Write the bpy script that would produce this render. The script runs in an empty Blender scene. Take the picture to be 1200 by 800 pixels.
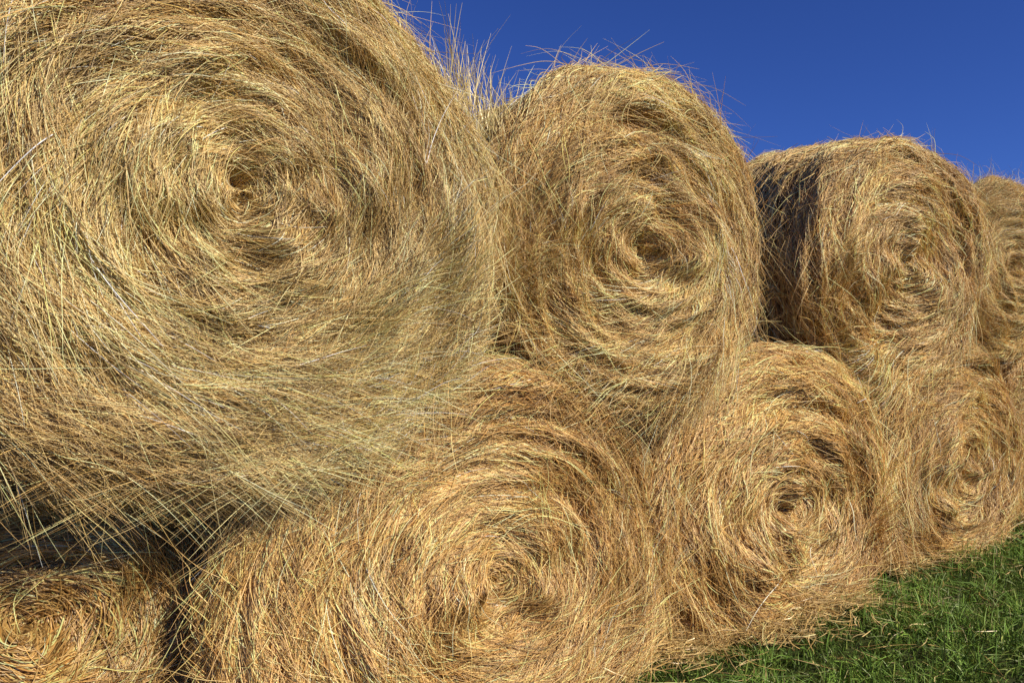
import bpy, math, time
import numpy as np
from mathutils import Vector

T0=time.time()
scene=bpy.context.scene
H=1.42
# ---------------------------------------------------------------- materials
def new_mat(name):
    m=bpy.data.materials.new(name); m.use_nodes=True
    nt=m.node_tree; nt.nodes.clear()
    return m,nt,nt.nodes,nt.links
def strand_mat(name,rough,gloss):
    m,nt,N,L=new_mat(name)
    out=N.new('ShaderNodeOutputMaterial')
    a=N.new('ShaderNodeAttribute'); a.attribute_name='col'
    df=N.new('ShaderNodeBsdfDiffuse'); gl=N.new('ShaderNodeBsdfGlossy'); gl.inputs['Roughness'].default_value=rough
    gl.inputs['Color'].default_value=(.95,.88,.74,1)
    mx=N.new('ShaderNodeMixShader'); mx.inputs[0].default_value=gloss
    L.new(a.outputs['Color'],df.inputs['Color']); L.new(df.outputs[0],mx.inputs[1]); L.new(gl.outputs[0],mx.inputs[2])
    L.new(mx.outputs[0],out.inputs[0])
    return m
straw_mat=strand_mat('straw_stalks',0.38,.075)
grass_mat=strand_mat('grass_blades',0.45,.035)

def core_material():
    m,nt,N,L=new_mat('packed_hay')
    out=N.new('ShaderNodeOutputMaterial'); p=N.new('ShaderNodeBsdfPrincipled')
    p.inputs['Roughness'].default_value=0.9; p.inputs['Specular IOR Level'].default_value=0.1
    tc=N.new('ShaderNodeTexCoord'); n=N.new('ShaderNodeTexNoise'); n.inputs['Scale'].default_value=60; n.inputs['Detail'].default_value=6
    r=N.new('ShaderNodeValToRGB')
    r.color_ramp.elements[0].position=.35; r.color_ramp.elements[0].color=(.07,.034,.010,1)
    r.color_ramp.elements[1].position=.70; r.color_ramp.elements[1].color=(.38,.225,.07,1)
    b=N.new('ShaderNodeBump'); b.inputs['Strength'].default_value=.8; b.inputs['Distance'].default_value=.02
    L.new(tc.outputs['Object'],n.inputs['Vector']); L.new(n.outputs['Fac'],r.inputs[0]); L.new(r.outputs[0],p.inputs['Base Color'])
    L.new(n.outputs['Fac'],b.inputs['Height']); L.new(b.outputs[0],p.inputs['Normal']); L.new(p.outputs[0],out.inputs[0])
    return m
core_mat=core_material()

# ---------------------------------------------------------------- ribbons
def ribbon_mesh(name,parts,mat):
    V=[];C=[];F=[];base=0
    for P,nrm,w,col,root_shade in parts:
        n,T,_=P.shape
        if n==0: continue
        tan=np.gradient(P,axis=1)
        tan/=np.linalg.norm(tan,axis=2,keepdims=True)+1e-9
        side=np.cross(tan,nrm[:,None,:]); side/=np.linalg.norm(side,axis=2,keepdims=True)+1e-9
        tt=np.linspace(0,1,T)
        tap=(1-0.75*tt**2)[None,:,None]
        off=side*w[:,None,None]*0.5*tap
        vv=np.stack([P-off,P+off],axis=2).reshape(-1,3)
        V.append(vv)
        c=np.repeat(col[:,None,:],T*2,axis=1)
        if root_shade is not None:
            g=np.repeat((root_shade+(1-root_shade)*tt),2)[None,:,None]  # painted root shade: colour darker at the base, full at the tip
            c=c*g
        c=c.reshape(-1,3)
        C.append(np.concatenate([c,np.ones((len(c),1))],axis=1))
        idx=(np.arange(n)*T*2)[:,None]+(np.arange(T-1)*2)[None,:]+base
        f=np.stack([idx,idx+1,idx+3,idx+2],axis=2).reshape(-1,4)
        F.append(f); base+=n*T*2
    V=np.concatenate(V).astype(np.float32); C=np.concatenate(C).astype(np.float32); F=np.concatenate(F).astype(np.int32)
    me=bpy.data.meshes.new(name)
    me.vertices.add(len(V)); me.vertices.foreach_set('co',V.ravel())
    me.loops.add(F.size); me.loops.foreach_set('vertex_index',F.ravel())
    me.polygons.add(len(F)); me.polygons.foreach_set('loop_start',np.arange(0,F.size,4,dtype=np.int32))
    ca=me.attributes.new('col','FLOAT_COLOR','POINT'); ca.data.foreach_set('color',C.ravel())
    me.materials.append(mat); me.update(calc_edges=True)
    print(name,len(F))
    return me

def hair_data(name,parts,mat):
    cu=bpy.data.hair_curves.new(name)
    sizes=[];pos=[];rad=[];col=[]
    for P,nrm,w,c,root_shade in parts:
        n,T,_=P.shape
        if n==0: continue
        tt=np.linspace(0,1,T)
        sizes+= [T]*n
        pos.append(P.reshape(-1,3)); rad.append((w[:,None]*.46*(1-.75*tt**2)[None,:]).ravel())
        cc=np.repeat(c[:,None,:],T,axis=1).reshape(-1,3); col.append(np.concatenate([cc,np.ones((len(cc),1))],1))
    cu.add_curves(sizes)
    pos=np.concatenate(pos).astype(np.float32); rad=np.concatenate(rad).astype(np.float32); col=np.concatenate(col).astype(np.float32)
    cu.attributes['position'].data.foreach_set('vector',pos.ravel())
    ra=cu.attributes.get('radius') or cu.attributes.new('radius','FLOAT','POINT')
    ra.data.foreach_set('value',rad)
    ca=cu.attributes.new('col','FLOAT_COLOR','POINT'); ca.data.foreach_set('color',col.ravel())
    cu.materials.append(mat)
    print(name,len(sizes))
    return cu

def fourier(rng,n,mlo,mhi,wlo,whi,amp):
    m=rng.integers(mlo,mhi+1,n); w=rng.uniform(wlo,whi,n)*rng.choice([-1,1],n); p=rng.uniform(0,6.283,n)
    a=rng.uniform(.5,1,n); a=a/np.sqrt((a**2).sum()/2)*amp
    def f(s,ph):
        o=np.zeros(np.broadcast(s,ph).shape)
        for i in range(n): o+=a[i]*np.sin(m[i]*ph+w[i]*s+p[i])
        return o
    return f

PAL=np.array([[.85,.64,.30],[.64,.41,.13],[.29,.145,.040],[.46,.36,.12]])

class Bale:
    def __init__(s,seed,R,L=1.2,e=.10,relief=1.0,swirl=1,hole=.09,slit=3.6):
        s.rng=np.random.default_rng(seed); r=s.rng
        s.hole=hole; s.slit=slit
        s.R=R;s.L=L;s.e=e;s.F=R-e;s.swirl=swirl
        s.s1=s.F; s.s2=s.F+math.pi*e/2; s.smax=s.s2+L-2*e
        s.low=fourier(r,5,1,3,1,6,.022*relief)
        s.mid=fourier(r,12,1,7,8,30,.014*relief)
        s.rid=fourier(r,14,1,7,35,100,.009*relief)
        s.dev=fourier(r,12,1,7,4,26,.20)
        s.dev2=fourier(r,12,2,16,20,70,.10)
        s.cn=fourier(r,14,1,6,12,70,.5)
        s.cn2=fourier(r,6,1,5,2,12,.4)
    def prof(s,S):
        e=s.e;F=s.F
        S=np.clip(S,0.0,s.smax)
        al=np.clip((S-F)/e,0,math.pi/2)
        face=S<F
        cyl=S>s.s2
        r=np.where(face,S,F+e*np.sin(al))
        q=np.clip(S/F,0,1)
        y=np.where(face,-.04*(1-q**2),e*(1-np.cos(al)))
        y=np.where(cyl,e+(S-s.s2),y)
        return r,y,np.sin(al),-np.cos(al)
    def surf(s,S,ph,off=0.):
        r,y,nr,ny=s.prof(S)
        b=s.low(S,ph)+(s.mid(S,ph)+s.rid(S,ph))*np.clip(S/.15,0.25,1)+off
        b=b-s.hole*np.exp(-((S)/(.05+.035*(1+np.cos(ph-s.slit))))**2)-.03*np.exp(-((S-.16)/.03)**2)*np.clip(np.cos(ph-s.slit),0,1)**2
        rr=r+nr*b; yy=y+ny*b
        c,sn=np.cos(ph),np.sin(ph)
        x=rr*c*1.02; z=rr*sn*.985
        x=x*(1+.03*np.clip(-sn,0,1))
        P=np.stack([x,yy,z],axis=-1)
        N=np.stack([nr*c,ny,nr*sn],axis=-1)
        return P,N
    def core(s,name):
        nS,nP=90,140
        SS=np.linspace(0.004,s.smax,nS)
        ph=np.arange(nP)/nP*2*math.pi
        P,_=s.surf(SS[:,None]+0*ph[None,:],ph[None,:]+0*SS[:,None],-.012)
        V=P.reshape(-1,3).tolist()
        F=[]
        for i in range(nS-1):
            for j in range(nP):
                k=(j+1)%nP
                F.append((i*nP+j,i*nP+k,(i+1)*nP+k,(i+1)*nP+j))
        V.append((0,float(P[0,:,1].mean()),0)); c0=len(V)-1
        V.append((0,s.L-.1,0)); c1=len(V)-1
        for j in range(nP):
            k=(j+1)%nP
            F.append((c0,k,j)); F.append((c1,(nS-1)*nP+j,(nS-1)*nP+k))
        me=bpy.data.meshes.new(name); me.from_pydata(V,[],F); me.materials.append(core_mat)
        me.polygons.foreach_set('use_smooth',[True]*len(me.polygons)); me.update()
        return me
    def colors(s,S,ph,warm,n):
        r=s.rng
        k=s.cn(S,ph)+s.cn2(S,ph)+r.normal(0,.9,n)
        w=np.stack([np.exp(k*.9)*1.1,np.ones(n)*1.0,np.exp(-k*.9)*.75*warm,np.exp(.6*s.cn2(S,ph))*.35/warm],axis=1)
        w*=r.uniform(.1,1,w.shape)**2
        w/=w.sum(1,keepdims=True)
        c=w@PAL
        c*=np.exp(r.normal(0,.38,n)+.13*k)[:,None]
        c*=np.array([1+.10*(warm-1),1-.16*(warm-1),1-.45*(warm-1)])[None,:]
        return np.clip(c,.008,.88)
    def strands(s,n,width,lmin,lmax,smin,smax,lift,stray,warm=1.,T=5,droop=0.,stiff=.15,S0=None,ph0=None,L0=None,dv0=None,brt=1.,inset=.007,wildf=.04):
        r=s.rng
        if S0 is None:
            u=r.uniform(0,1,n*3); S=smin+(smax-smin)*u
            rr,_,_,_=s.prof(S); keep=r.uniform(0,s.R,n*3)<np.maximum(rr,.05); S=S[keep][:n]; n=len(S)
            ph=r.uniform(0,2*math.pi,n)
        else: S,ph=S0,ph0; n=len(S)
        L=r.uniform(lmin,lmax,n) if L0 is None else L0
        rr,_,_,_=s.prof(S)
        L=np.minimum(L,.08+rr*1.2)
        d=s.dev(S,ph)+s.dev2(S,ph)+r.normal(0,1,n)*(stray+.38*np.exp(-S/.13))
        wild=r.uniform(0,1,n)<wildf
        d=np.where(wild,d+r.normal(0,.5,n),d)
        if dv0 is not None: d=d+dv0
        sgn=s.swirl*np.where(r.uniform(0,1,n)<.5,1,-1)
        if dv0 is not None: sgn=np.ones(n)*s.swirl
        top=lift*r.exponential(1,n)
        top=np.minimum(top,lift*3.0)
        tt=np.linspace(0,1,T)
        Sx=np.zeros((n,T)); Px=np.zeros((n,T)); Sx[:,0]=S;Px[:,0]=ph
        dl=L/(T-1)
        cur=r.normal(0,.28,n)
        for i in range(1,T):
            a=d+cur*tt[i]
            ds=np.sin(a)*dl*sgn+stiff*(tt[i])*dl*dl*(T-1)/np.maximum(rr,.1)
            s2=Sx[:,i-1]+ds
            s2=np.where(s2<.01,.02,s2)
            rc,_,_,_=s.prof(s2)
            Sx[:,i]=s2; Px[:,i]=Px[:,i-1]+np.cos(a)*dl*sgn/np.maximum(rc,.07)
        off=-inset*r.uniform(-.3,1.0,n)[:,None]+top[:,None]*tt[None,:]**1.6
        P,Nn=s.surf(Sx,Px,off)
        if droop>0:
            dr=droop*r.uniform(.3,1.2,n)*L
            P[:,:,2]-=dr[:,None]*(tt**2)[None,:]
            P[:,:,1]-=0.25*dr[:,None]*(tt**1.5)[None,:]*(Nn[:,0,1]<-.2)[:,None]
        nr=Nn[:,T//2,:]+r.normal(0,.5,(n,3))
        w=width*r.uniform(.5,1.35,n)
        c=s.colors(S,ph,warm,n)*brt
        return (P,nr,w,c,None)
    def tufts(s,K,m,width,lmin,lmax,smin,smax,lift,droop,warm,T=6,brt=1.,spread=.03,dvs=.3,plo=0,phi=6.283):
        r=s.rng
        u=r.uniform(smin,smax,K*3); rr,_,_,_=s.prof(u); u=u[r.uniform(0,s.R,K*3)<rr][:K]; K=len(u)
        p=r.uniform(plo,phi,K)
        l=r.uniform(lmin,lmax,K); dv=r.normal(0,dvs,K)
        cnt=r.integers(m//3,m*2,K)
        S=np.repeat(u,cnt)+r.normal(0,spread,cnt.sum()); rc,_,_,_=s.prof(S)
        ph=np.repeat(p,cnt)+r.normal(0,spread*1.6,cnt.sum())/np.maximum(rc,.1)
        S=np.clip(S,.02,s.smax-.02)
        LL=np.repeat(l,cnt)*r.uniform(.6,1.15,cnt.sum()); DV=np.repeat(dv,cnt)+r.normal(0,.07,cnt.sum())
        part=list(s.strands(0,width,0,0,0,0,lift,.05,warm,T,droop,.4,S,ph,LL,DV,brt=brt,wildf=.02))
        tint=np.repeat(np.exp(r.normal(0,.28,K)),cnt)
        part[3]=np.clip(part[3]*tint[:,None],.008,.88)
        return tuple(part)

def make_bale_data(name,seed,R,nface,width,warm,relief=1.,brt=1.,sidefrac=.45,swirl=1,shag=1.,slit=3.6,hole=.09):
    b=Bale(seed,R,relief=relief,swirl=swirl,slit=slit,hole=hole)
    e=b.s2+.02
    parts=[]
    parts.append(b.strands(int(nface*.55),width*1.1,.06,.20,.0,e,.007,.08,warm,4,brt=brt*.95))
    parts.append(b.strands(int(nface*.26),width*.85,.09,.28,.0,e,.013,.12,warm,4,droop=.03,brt=brt*1.05))
    parts.append(b.strands(int(nface*.045),width*.62,.10,.32,.05,e,.030*shag,.28,warm,5,droop=.18,brt=brt*1.15))
    parts.append(b.tufts(int(nface/470),34,width*.75,.12,.34,.06,e,.022*shag,.14,warm,T=5,brt=brt))
    parts.append(b.tufts(int(nface/1300),45,width*.7,.16,.38,R*.55,e,.042*shag,.38,warm,T=6,brt=brt*1.05,spread=.05,plo=3.3,phi=6.1))
    parts.append(b.strands(int(nface*sidefrac),width*1.15,.12,.30,b.s1,b.smax-.02,.014,.10,warm,4,brt=brt*.9))
    parts.append(b.tufts(int(nface/1200),30,width,.15,.4,b.s2,b.smax,.03*shag,.1,warm,T=5,brt=brt*.9))
    parts.append(b.strands(int(nface*.055),width*.6,.12,.36,b.s1-.02,b.s2+.06,.055*shag,.35,warm,5,droop=.25,brt=brt*1.15))
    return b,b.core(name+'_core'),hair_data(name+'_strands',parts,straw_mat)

D={}
D['A']=make_bale_data('a',11,.85,84000,.0031,.98,relief=1.05,brt=1.03,sidefrac=.12,shag=1.2,slit=4.0,hole=.07)
D['B']=make_bale_data('b',23,.70,38000,.0037,1.20,relief=1.1,brt=1.03,sidefrac=.2,swirl=-1,shag=1.2,slit=3.9,hole=.09)
D['L']=make_bale_data('l',37,.75,48000,.0035,1.42,relief=.85,sidefrac=.12,slit=5.,hole=.045)
D['C']=make_bale_data('c',41,.74,24000,.0048,1.28,relief=1.0,brt=1.03,sidefrac=.5,swirl=-1,hole=.035)
D['M']=make_bale_data('m',59,.74,26000,.0046,1.42,relief=.9,sidefrac=.12,hole=.04,slit=2.)
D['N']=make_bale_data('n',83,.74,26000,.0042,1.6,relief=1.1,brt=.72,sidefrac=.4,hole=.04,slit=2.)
D['S']=make_bale_data('s',71,.74,3000,.0090,1.35,relief=1.0,sidefrac=.3)
print('bales',time.time()-T0)

def place(key,X,Y,dz,R,yaw,roll=0,pitch=0,sx=1.,sz=1.):
    b,cm,sm=D[key]
    e=bpy.data.objects.new('hay_bale',None); scene.collection.objects.link(e)
    e.empty_display_size=.3
    e.location=(X,Y,H+dz); sc=R/b.R; e.scale=(sc*sx,sc,sc*sz)
    e.rotation_euler=(math.radians(pitch),0,math.radians(yaw))
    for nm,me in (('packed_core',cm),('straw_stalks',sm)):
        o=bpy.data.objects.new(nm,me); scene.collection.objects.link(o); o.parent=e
        o.rotation_euler=(0,math.radians(roll),0)
    return e
# upper row
place('A',-.73,2.02,.41,.85,38,0,2)
place('B',.54,3.02,.39,.715,33,0,0,1.0,.98)
place('C',2.38,4.50,.48,.79,26,0,1,1.0,1.02)
place('B',3.90,5.78,.56,.70,30,70)
place('C',5.15,6.85,.60,.74,34,140)
# lower row
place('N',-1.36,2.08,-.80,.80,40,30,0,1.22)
place('L',-.07,2.66,-.86,.79,36,0,0,1.20,1.0)
place('M',1.38,3.72,-.84,.82,34,0,0,1.20,1.0)
place('M',2.92,4.85,-.84,.80,32,100,0,1.15,1.0)
place('C',4.35,5.95,-.80,.76,32,60,0,1.1)
place('M',5.7,7.1,-.78,.74,32,220,0,1.1)
# rear lower row
bx,by=-math.sin(math.radians(34))*1.3,math.cos(math.radians(34))*1.3
for i,(X,Y) in enumerate([(-1.52,1.92),(-.06,2.68),(1.40,3.72),(2.95,4.85),(4.35,5.95)]):
    place('S',X+bx,Y+by,-.80,.74,34,40+i*77)

# ---------------------------------------------------------------- ground
rng=np.random.default_rng(5)
def gz(x,y):
    return .018*np.sin(1.7*x+.6)*np.sin(1.3*y+1)+.012*np.sin(4.1*x+2.*y)+.008*np.sin(7.3*y-3*x)
n=150
u=np.linspace(-1,1,n); g=np.sign(u)*(np.abs(u)**4*900+np.abs(u)*9)
gx,gy=np.meshgrid(g+3,g+4,indexing='ij')
V=np.stack([gx,gy,gz(gx,gy)],-1).reshape(-1,3)
F=[(i*n+j,(i+1)*n+j,(i+1)*n+j+1,i*n+j+1) for i in range(n-1) for j in range(n-1)]
me=bpy.data.meshes.new('ground'); me.from_pydata(V.tolist(),[],F)
me.polygons.foreach_set('use_smooth',[True]*len(F))
go=bpy.data.objects.new('ground',me); scene.collection.objects.link(go)
m,nt,N,L=new_mat('meadow_soil')
out=N.new('ShaderNodeOutputMaterial'); p=N.new('ShaderNodeBsdfPrincipled'); p.inputs['Roughness'].default_value=.95
p.inputs['Specular IOR Level'].default_value=.1
tc=N.new('ShaderNodeTexCoord'); nz=N.new('ShaderNodeTexNoise'); nz.inputs['Scale'].default_value=9; nz.inputs['Detail'].default_value=8
r=N.new('ShaderNodeValToRGB'); r.color_ramp.elements[0].position=.35; r.color_ramp.elements[0].color=(.035,.042,.014,1)
r.color_ramp.elements[1].position=.7; r.color_ramp.elements[1].color=(.09,.115,.03,1)
L.new(tc.outputs['Object'],nz.inputs['Vector']); L.new(nz.outputs['Fac'],r.inputs[0]); L.new(r.outputs[0],p.inputs['Base Color'])
bp=N.new('ShaderNodeBump'); bp.inputs['Distance'].default_value=.03; L.new(nz.outputs['Fac'],bp.inputs['Height']); L.new(bp.outputs[0],p.inputs['Normal'])
L.new(p.outputs[0],out.inputs[0]); me.materials.append(m)

d=np.array([.80,.60]); P0=np.array([-.06,2.68]); nrm=np.array([.60,-.80])
def grass(n,tlo,thi,qlo,qhi,width,hmin,hmax):
    t=rng.uniform(tlo,thi,n); q=qlo+(qhi-qlo)*rng.uniform(0,1,n)
    xy=P0+t[:,None]*d+q[:,None]*nrm
    xy+=rng.normal(0,.012,xy.shape)
    x,y=xy[:,0],xy[:,1]
    cl=np.sin(9*x+3*np.sin(5*y))*np.sin(8*y+2*np.sin(6*x))
    cl2=np.sin(2.3*x+1.7*y+1.5*np.sin(3*y))*np.sin(3.1*y-1.1*x+1)
    keep=rng.uniform(0,1,n)<.74+.35*cl+.28*cl2
    x,y,cl,cl2=x[keep],y[keep],cl[keep],cl2[keep]; n=len(x)
    h=rng.uniform(hmin,hmax,n)*(1+.45*cl+.35*cl2)*np.exp(rng.normal(0,.25,n))
    T=4; tt=np.linspace(0,1,T)
    az=rng.uniform(0,2*math.pi,n)+.8*cl; lean=np.abs(rng.normal(.65,.45,n))
    P=np.zeros((n,T,3))
    P[:,:,0]=x[:,None]+(np.cos(az)*lean*h)[:,None]*tt**1.7
    P[:,:,1]=y[:,None]+(np.sin(az)*lean*h)[:,None]*tt**1.7
    P[:,:,2]=gz(x,y)[:,None]-.005+h[:,None]*(tt-.35*np.minimum(lean,1.4)[:,None]*tt**2.5)
    nr=rng.normal(0,1,(n,3))*.7; nr[:,0]+=np.cos(az); nr[:,1]+=np.sin(az); nr[:,2]+=.3
    c=np.array([.14,.235,.038])[None]*np.exp(rng.normal(0,.35,n)+.22*cl+.28*cl2)[:,None]
    yel=rng.uniform(0,1,n)[:,None]+.12*cl2[:,None]
    c=np.where(yel<.18,c*np.array([1.6,1.15,1.5]),c)
    c=np.where(yel>.97,np.array([.42,.33,.16]),c)
    return (P,nr,width*rng.uniform(.6,1.3,n),np.clip(c,.005,.6),np.float64(.7))  # last value: root shade painted into the blade colour
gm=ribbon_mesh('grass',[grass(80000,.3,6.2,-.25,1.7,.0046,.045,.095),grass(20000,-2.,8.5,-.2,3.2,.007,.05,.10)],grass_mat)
gob=bpy.data.objects.new('grass',gm); scene.collection.objects.link(gob)

def loose(n,tlo,thi,q0,qs,z0,zs,width,scat=0.):
    t=rng.uniform(tlo,thi,n); q=q0+np.abs(rng.normal(0,qs,n))*(.75+.35*np.sin(3.7*t+1)+.2*np.sin(9*t))
    xy=P0+t[:,None]*d+q[:,None]*nrm; x,y=xy[:,0],xy[:,1]
    T=4; tt=np.linspace(0,1,T)-.3
    Ls=rng.uniform(.05,.20,n); az=rng.normal(0.65,.7,n)+math.pi*(rng.uniform(0,1,n)<.5)
    k=rng.normal(0,.5,n)
    P=np.zeros((n,T,3))
    P[:,:,0]=x[:,None]+Ls[:,None]*(np.cos(az)[:,None]*tt-k[:,None]*np.sin(az)[:,None]*tt**2)
    P[:,:,1]=y[:,None]+Ls[:,None]*(np.sin(az)[:,None]*tt+k[:,None]*np.cos(az)[:,None]*tt**2)
    zz=z0+zs*np.exp(-np.maximum(q-q0,0)/.16)*rng.uniform(.2,1,n)
    P[:,:,2]=zz[:,None]+(rng.normal(0,.18,n)*Ls)[:,None]*tt+gz(x,y)[:,None]
    nr=rng.normal(0,.5,(n,3)); nr[:,2]+=1
    kk=rng.uniform(0,1,(n,4))**1.5; kk[:,2]*=.5;kk[:,3]*=.3; kk/=kk.sum(1,keepdims=True)
    c=kk@PAL*np.exp(rng.normal(0,.25,n))[:,None]
    return (P,nr,width*rng.uniform(.6,1.3,n),np.clip(c,.01,.85),None)
lm=ribbon_mesh('loose_hay',[loose(19000,-2,7.5,-.12,.12,.04,.20,.0038),loose(3000,.9,2.4,-.05,.14,.05,.12,.0038),loose(500,.3,6,.1,.4,.06,.0,.0038)],straw_mat)
lo=bpy.data.objects.new('loose_hay',lm); scene.collection.objects.link(lo)

n=260; T=6; tt=np.linspace(0,1,T)
P=np.zeros((n,T,3)); bxs=rng.uniform(0,1,n)
hgt=rng.uniform(.10,.34,n)*(1-.4*bxs)
P[:,:,0]=(-.22+.24*bxs)[:,None]+(rng.normal(-.12,.32,n)*hgt)[:,None]*tt**1.3
P[:,:,1]=(2.50+.40*bxs+rng.normal(0,.04,n))[:,None]+(rng.normal(0,.2,n)*hgt)[:,None]*tt
P[:,:,2]=(H+.78+rng.uniform(-.06,.06,n))[:,None]+hgt[:,None]*tt
nr=rng.normal(0,.5,(n,3)); nr[:,1]-=1
cc=np.array([.62,.49,.21])*np.exp(rng.normal(0,.3,n))[:,None]
sm_=ribbon_mesh('dry_grass_stems',[(P,nr,.0024*rng.uniform(.6,1.3,n),cc,None)],straw_mat)
bpy_o=bpy.data.objects.new('dry_grass_stems',sm_); scene.collection.objects.link(bpy_o)

# ---------------------------------------------------------------- light
sd=Vector((.88,-.66,.74)).normalized()
el=math.asin(sd.z); rot=math.atan2(sd.x,sd.y)
sl=bpy.data.lights.new('sun','SUN'); sl.energy=5.0; sl.angle=math.radians(.53); sl.color=(1,.92,.77)
so=bpy.data.objects.new('sun',sl); scene.collection.objects.link(so)
so.rotation_euler=(-sd).to_track_quat('-Z','Y').to_euler(); so.location=(8,-6,8)
w=bpy.data.worlds.new('World'); scene.world=w; w.use_nodes=True
nt=w.node_tree; nt.nodes.clear()
o=nt.nodes.new('ShaderNodeOutputWorld'); bg=nt.nodes.new('ShaderNodeBackground'); sk=nt.nodes.new('ShaderNodeTexSky')
sk.sky_type='NISHITA'; sk.sun_disc=False; sk.sun_elevation=el; sk.sun_rotation=rot
sk.air_density=1.0; sk.dust_density=0.0; sk.ozone_density=4.0; sk.altitude=1500
mu=nt.nodes.new('ShaderNodeMix'); mu.data_type='RGBA'; mu.blend_type='MULTIPLY'; mu.inputs[0].default_value=1
mu.inputs[7].default_value=(.42,.63,1.32,1)
bg.inputs['Strength'].default_value=.076
nt.links.new(sk.outputs[0],mu.inputs[6]); nt.links.new(mu.outputs[2],bg.inputs[0]); nt.links.new(bg.outputs[0],o.inputs[0])

# ---------------------------------------------------------------- camera
cam=bpy.data.cameras.new('camera'); co=bpy.data.objects.new('camera',cam); scene.collection.objects.link(co)
co.location=(0,0,H); co.rotation_euler=(math.radians(90),0,0)
cam.sensor_width=36; cam.lens=26.1; cam.clip_end=3000; cam.clip_start=.05
scene.camera=co
scene.view_settings.view_transform='Standard'; scene.view_settings.look='None'; scene.view_settings.exposure=0
print('done',time.time()-T0)
